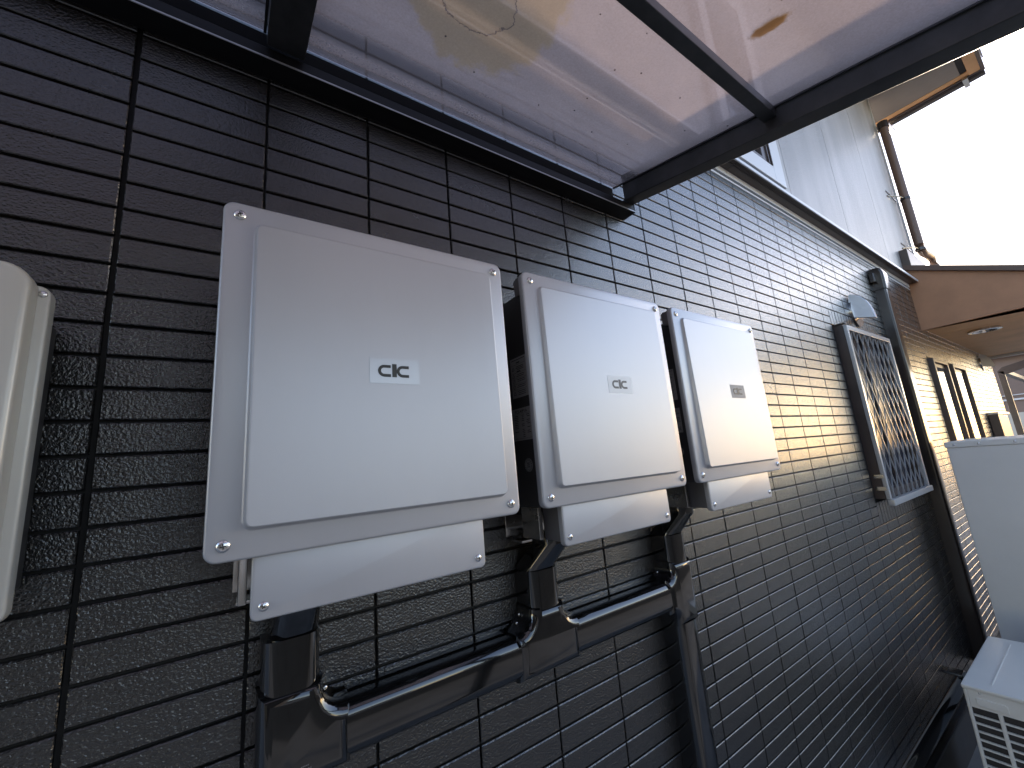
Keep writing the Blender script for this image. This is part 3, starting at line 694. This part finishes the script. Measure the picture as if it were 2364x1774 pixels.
# ------------------------------------------------------------------ air conditioner outdoor unit
ax0, ax1, ay1, ay0, az1 = 2.575, 3.19, -0.200, -0.98, -1.688
ac = empty('outdoor_unit', (2.88, -0.59, GZ), 'ivory air conditioner outdoor unit with slotted intake grille, standing low beside the wall', 'air conditioner')
fz = -1.764; pitch = 0.0286
mb = MB().box(ax0 + 0.012, ax1, ay0, ay1, GZ + 0.07, az1 - 0.012); mb.build('casing', FIN, ac)
MB().box(ax0 - 0.004, ax1 + 0.004, ay0 - 0.004, ay1 + 0.004, az1 - 0.014, az1).build('lid', ACW, ac, bevel=0.004)
mb = MB()
for k in range(3): mb.box(ax0 + 0.06, ax1 - 0.06, ay1 - 0.075 - k * 0.09, ay1 - 0.071 - k * 0.09, az1 + 0.0005, az1 + 0.0022)
mb.build('lid_rib', ACW, ac)
MB().box(ax0 + 0.013, ax1 - 0.001, ay1 + 0.0005, ay1 + 0.003, GZ + 0.08, az1 - 0.015).build('side_panel', ACW, ac)
MB().box(ax0 + 0.013, ax1 - 0.001, ay0 - 0.003, ay0 - 0.0005, GZ + 0.08, az1 - 0.015).build('side_panel', ACW, ac)
cols = [(-0.211, -0.2785), (-0.290, -0.360), (-0.371, -0.441), (-0.452, -0.522), (-0.533, -0.603), (-0.614, -0.684), (-0.695, -0.765), (-0.776, -0.846), (-0.857, -0.927)]
# frame of the intake: uprights, head and foot rails, then slats
MB().box(ax0, ax0 + 0.011, -0.2105, ay1, GZ + 0.07, az1 - 0.0145).build('corner_strip', ACW, ac, bevel=0.0025)
MB().box(ax0, ax0 + 0.011, ay0, -0.2110, fz + 0.0003, az1 - 0.0145).build('head_panel', ACW, ac)
MB().box(ax0, ax0 + 0.011, ay0, -0.2110, GZ + 0.07, fz - 18 * pitch).build('foot_panel', ACW, ac)
for i in range(len(cols) - 1): MB().box(ax0 + 0.0, ax0 + 0.0105, cols[i + 1][0] - 0.0003, cols[i][1] + 0.0003, fz - 18 * pitch, fz).build('upright', ACW, ac, bevel=0.002)
sm_ = None
for i, (ya, yb) in enumerate(cols):
    for k in range(1, 18):
        if sm_ is None: sm_ = MB().box(0, 0.008, -0.0720, 0, -0.0028, 0.0028).mesh('slat', ACW)
        o = link('slat', sm_); o.location = (ax0 + 0.001, ya, fz - k * pitch); o.parent = ac; o.matrix_parent_inverse = parent_world(ac).inverted()
hd = MB(); hp = [(-0.229, -1.727), (-0.234, -1.724), (-0.305, -1.724), (-0.311, -1.728), (-0.311, -1.756), (-0.238, -1.756), (-0.229, -1.748)]
hd.loft([[(ax0 + 0.001, y, z) for y, z in hp], [(ax0 - 0.004, y * 0.985 - 0.004, (z + 1.74) * 0.85 - 1.74) for y, z in hp]]); hd.build('hand_grip', ACW, ac, bevel=0.0015)
s = link('screw', scr_small); s.location = (ax0, -0.243, -1.708); s.rotation_euler = (0, 0, R(-90)); s.scale = (0.6,) * 3; s.parent = ac; s.matrix_parent_inverse = parent_world(ac).inverted()
for x in (ax0 + 0.06, ax1 - 0.12):
    MB().box(x, x + 0.05, ay0 - 0.02, ay1 + 0.02, GZ, GZ + 0.0695).build('foot', DARKIN, ac)
# ------------------------------------------------------------------ tall cabinet behind it
tc = empty('tank_cabinet', (4.0, -0.55, GZ), 'tall plain light grey equipment cabinet behind the air conditioner, cropped by the picture edge', 'cabinet')
tx0, tx1, ty1, ty0, tz1 = 3.715, 4.38, -0.150, -1.0, -0.781
MB().box(tx0, tx1, ty0, ty1, GZ + 0.06, tz1 - 0.0335).build('casing', TANK, tc, bevel=0.004)
MB().box(tx0 - 0.005, tx1 + 0.005, ty0 - 0.005, ty1 + 0.005, tz1 - 0.033, tz1).build('lid', TANK, tc, bevel=0.003)
for y in (-0.185, -0.285, -0.42, -0.6, -0.8):
    s = link('screw', scr_small); s.location = (tx0 - 0.005, y, tz1 - 0.018); s.rotation_euler = (0, 0, R(-90)); s.parent = tc; s.matrix_parent_inverse = parent_world(tc).inverted()
MB().box(tx0 + 0.05, tx1 - 0.05, ty0 + 0.05, ty1 - 0.05, GZ, GZ + 0.0595).build('plinth', FOUND, tc)
# dark low cabinet far down the wall
dc = empty('meter_cabinet', (7.15, -0.03, GZ), 'small dark brown cabinet on the wall beyond the slit windows', 'cabinet')
MB().box(6.8, 7.12, -0.072, -0.001, -1.6, -0.60).build('door_left_leaf', TRIMB, dc, bevel=0.004)
MB().box(7.125, 7.46, -0.068, -0.001, -1.6, -0.62).build('door_right_leaf', TRIMB, dc, bevel=0.004)
MB().box(6.79, 7.58, -0.078, -0.001, -0.598, -0.575).build('top_cap', FLASH, dc, bevel=0.003)

# ------------------------------------------------------------------ cream box at the left edge
cb = empty('junction_box', (-0.22, 0.0, -0.80), 'cream plastic equipment box with rounded corners at the left edge of the picture', 'equipment box')
mb = MB(); plate(mb, rrect(-0.46, -0.037, -0.803, -0.434, 0.026, 8), -0.105, -0.128, 0.006, 4); mb.build('cover', CREAM, cb, smooth=40)
mb = MB(); plate(mb, rrect(-0.47, -0.027, -0.810, -0.450, 0.012, 5), -0.088, -0.1045, 0.003, 3); mb.build('rim', CREAM, cb, smooth=40)
s = link('screw', scr_small); s.location = (-0.0335, -0.1045, -0.4605); s.scale = (0.75,) * 3; s.parent = cb; s.matrix_parent_inverse = parent_world(cb).inverted()
MB().box(-0.45, -0.045, -0.0795, -0.002, -0.79, -0.47).build('back_box', BODY, cb, bevel=0.004)

# ------------------------------------------------------------------ lean-to canopy overhead
can = empty('canopy', (0.2, 0.0, GZ), 'lean-to canopy of smoked dusty polycarbonate in a black aluminium frame above the inverters', 'canopy')
zb = lambda y: 0.0915 + 0.212 * y          # underside of rafters
zg = lambda y: 0.150 + 0.2215 * y          # sheet plane
YO = -1.2
MB().box(-1.6, 1.178, -0.045, -0.0005, 0.055, 0.079).build('ledger', ALUD, can, bevel=0.0009)
MB().box(-1.6, 1.178, -0.0470, -0.0453, 0.0542, 0.0570).build('ledger_lip', FLASH, can)
MB().box(-1.6, 1.13, -0.010, -0.0005, 0.0795, 0.1455).build('ledger_shade_strip', SHADE_STRIP, can)  # dark strip added in front of the tiles, standing in for shade on them
MB().box(1.1785, 1.1815, -0.046, -0.0, 0.054, 0.12).build('ledger_end_cap', ALU, can)
def rafter(a, b, name='rafter', top=0.03):
    ys = (-0.0455, YO)
    mb = MB().add([(x, y, z) for y in ys for x, z in ((a, zb(y)), (b, zb(y)), (b, zg(y) + top), (a, zg(y) + top))],
                  [(0, 1, 2, 3), (7, 6, 5, 4), (0, 4, 5, 1), (1, 5, 6, 2), (2, 6, 7, 3), (3, 7, 4, 0)])
    return mb.build(name, ALU, can, bevel=0.002)
rafter(1.134, 1.180); rafter(0.175, 0.2365); rafter(-0.80, -0.74); rafter(-1.6, -1.55)
for (a, b) in ((0.2368, 1.1337), (-0.7397, 0.1747)):
    # glazing beads, sheet, purlin
    for q0, q1 in ((a, a + 0.004), (b - 0.005, b)):
        mb = MB().add([(x, y, z) for y in (-0.0125, YO) for x, z in ((q0, zg(y) - 0.004), (q1, zg(y) - 0.004), (q1, zg(y) - 0.0002), (q0, zg(y) - 0.0002))],
                      [(0, 1, 2, 3), (7, 6, 5, 4), (0, 4, 5, 1), (1, 5, 6, 2), (2, 6, 7, 3), (3, 7, 4, 0)]); mb.build('glazing_bead', ALU, can)
    mb = MB().add([(x, y, z) for y in (-0.0125, YO) for x, z in ((a, zg(y)), (b, zg(y)), (b, zg(y) + 0.002), (a, zg(y) + 0.002))],
                  [(0, 1, 2, 3), (7, 6, 5, 4), (0, 4, 5, 1), (1, 5, 6, 2), (2, 6, 7, 3), (3, 7, 4, 0)])
    mb.build('roof_sheet', POLY, can)
for a, b in ((0.2368, 1.1337), (-0.7397, 0.1747)):
    for yc in (-0.462, -0.88):
        y0, y1 = yc + 0.014, yc - 0.014
        mb = MB().add([(x, y, z) for x in (a, b) for y, z in ((y0, zg(y0) - 0.026), (y1, zg(y1) - 0.026), (y1, zg(y1) - 0.0005), (y0, zg(y0) - 0.0005))],
                      [(0, 1, 2, 3), (7, 6, 5, 4), (0, 4, 5, 1), (1, 5, 6, 2), (2, 6, 7, 3), (3, 7, 4, 0)])
        mb.build('purlin', ALU, can, bevel=0.002)
MB().box(-1.6, 1.2, YO - 0.06, YO - 0.001, zg(YO) - 0.07, zg(YO) + 0.05).build('front_beam', ALU, can, bevel=0.004)
for x in (-1.55, 1.12): MB().box(x, x + 0.06, YO - 0.0595, YO - 0.0015, GZ, zg(YO) - 0.0705).build('post', ALU, can, bevel=0.004)

# ------------------------------------------------------------------ beyond the wall: patio frame and neighbours
pf = empty('patio_frame', (9.5, -0.2, GZ), 'dark brown metal patio frame standing past the end of the tiled wall', 'patio frame')
MB().box(9.47, 9.53, 0.02, 0.085, GZ, 0.055).build('post', TRIMB, pf, bevel=0.004)
MB().add([(x, y, z) for x in (9.47, 9.53) for y, z in ((0.085, 0.055), (0.02, 0.0), (-1.8, 0.50), (-1.8, 0.565), (0.03, 0.11))],
         [(0, 1, 2, 3, 4), (9, 8, 7, 6, 5), (0, 5, 6, 1), (1, 6, 7, 2), (2, 7, 8, 3), (3, 8, 9, 4), (4, 9, 5, 0)]).build('beam', TRIMB, pf)
MB().box(9.47, 9.53, -1.8, -1.74, GZ, 0.49).build('post', TRIMB, pf)
MB().box(9.531, 12.5, 0.0, 0.07, 0.02, 0.08).build('side_rail', TRIMB, pf)
nh = empty('neighbour_house', (14.5, 0.0, GZ), 'brown neighbouring house seen beyond the porch at the right edge', 'house')
MB().box(14.0, 18.0, -0.75, 2.5, GZ, 0.72).build('wall', NWALL, nh)
MB().add([(13.7, -1.0, 0.66), (13.7, 2.8, 0.80), (18.3, 2.8, 0.80), (18.3, -1.0, 0.66), (13.7, -1.0, 0.74), (13.7, 2.8, 0.88), (18.3, 2.8, 0.88), (18.3, -1.0, 0.74)],
         [(3, 2, 1, 0), (4, 5, 6, 7), (0, 1, 5, 4), (1, 2, 6, 5), (2, 3, 7, 6), (3, 0, 4, 7)]).build('roof', NLIGHT, nh)
MB().box(13.95, 13.999, -0.75, 2.4, -0.235, -0.20).build('rail', TRIMW, nh)
MB().box(13.96, 13.999, -0.75, 2.4, -0.13, -0.115).build('rail', TRIMW, nh)
MB().box(13.93, 13.999, -0.75, 2.4, GZ, -0.50).build('lower_cladding', NLIGHT, nh)
# block wall across the side yard and low houses beyond it, mirrored in the tiles and covers
bw_ = empty('garden_wall', (2.0, -3.3, GZ), 'grey brown block boundary wall across the side yard', 'wall')
for k in range(5):
    for i in range(34):
        xo = -5.0 + i * 0.40 + (0.2 if k % 2 else 0)
        if k == 0 and i == 0: bm_ = MB().box(0.003, 0.397, 0.0, 0.12, 0.003, 0.197).mesh('block', BLOCK)
        o = link('block', bm_); o.location = (xo, -3.4, GZ + k * 0.2); o.parent = bw_; o.matrix_parent_inverse = parent_world(bw_).inverted()
added_house = empty('neighbour_house', (-5.5, -6.0, GZ), 'added dark brown house with three windows, unseen behind the camera, darkening the left wall', 'house')  # added unseen house: darkens the tile reflections and blocks sky light at left
MB().box(-11.0, -0.45, -9.0, -3.9, GZ, 1.3).build('wall', mat('dark_brown_cladding', (0.05, 0.042, 0.038), 0.75), added_house)
MB().add([(-11.4, -3.4, 1.25), (0.0, -3.4, 1.25), (0.0, -9.5, 1.25), (-11.4, -9.5, 1.25), (-8.5, -6.4, 2.5), (-3.0, -6.4, 2.5)],
         [(3, 2, 1, 0), (0, 1, 5, 4), (1, 2, 5), (2, 3, 4, 5), (3, 0, 4)]).build('roof', NROOF, added_house)
for q in (-8.0, -4.6, -2.2):
    wn_ = MB().box(q - .6, q + .6, -3.899, -3.84, GZ + 0.9, GZ + 2.1).build('window', TRIMB, added_house)
    MB().box(q - .52, q + .52, -3.839, -3.83, GZ + 0.98, GZ + 2.02).build('pane', GLASSR, wn_)
for x, y, w_, h_, m_, lab_ in ((-9, -15, 8, 2.6, NWALL, 'brown walled low house across the yard, left of the white one'), (2, -19, 9, 2.5, NLIGHT, 'cream walled low house across the yard'),
                               (15, -17, 10, 2.7, NLIGHT, 'cream house farthest along the lane'), (30, -24, 12, 3.0, NWALL, 'brown house at the far end of the lane')):
    h_e = empty('distant_house', (x, y, GZ), lab_, 'house', 'low houses across the side yard')
    MB().box(x - w_ / 2, x + w_ / 2, y - 5, y, GZ, GZ + h_).build('wall', m_, h_e)
    zt = GZ + h_
    MB().add([(x - w_ / 2 - .4, y + .4, zt), (x + w_ / 2 + .4, y + .4, zt), (x + w_ / 2 + .4, y - 5.4, zt), (x - w_ / 2 - .4, y - 5.4, zt), (x - w_ / 2 + 1.2, y - 2.5, zt + 0.9), (x + w_ / 2 - 1.2, y - 2.5, zt + 0.9)],
             [(3, 2, 1, 0), (0, 1, 5, 4), (1, 2, 5), (2, 3, 4, 5), (3, 0, 4)]).build('roof', NROOF, h_e)
    for q in (-0.28, 0.1, 0.3):
        wn_ = MB().box(x + q * w_ - .6, x + q * w_ + .6, y + 0.001, y + .05, GZ + 0.9, GZ + 2.0).build('window', TRIMW, h_e)
        MB().box(x + q * w_ - .52, x + q * w_ + .52, y + 0.051, y + .06, GZ + 0.98, GZ + 1.92).build('pane', GLASSR, wn_)
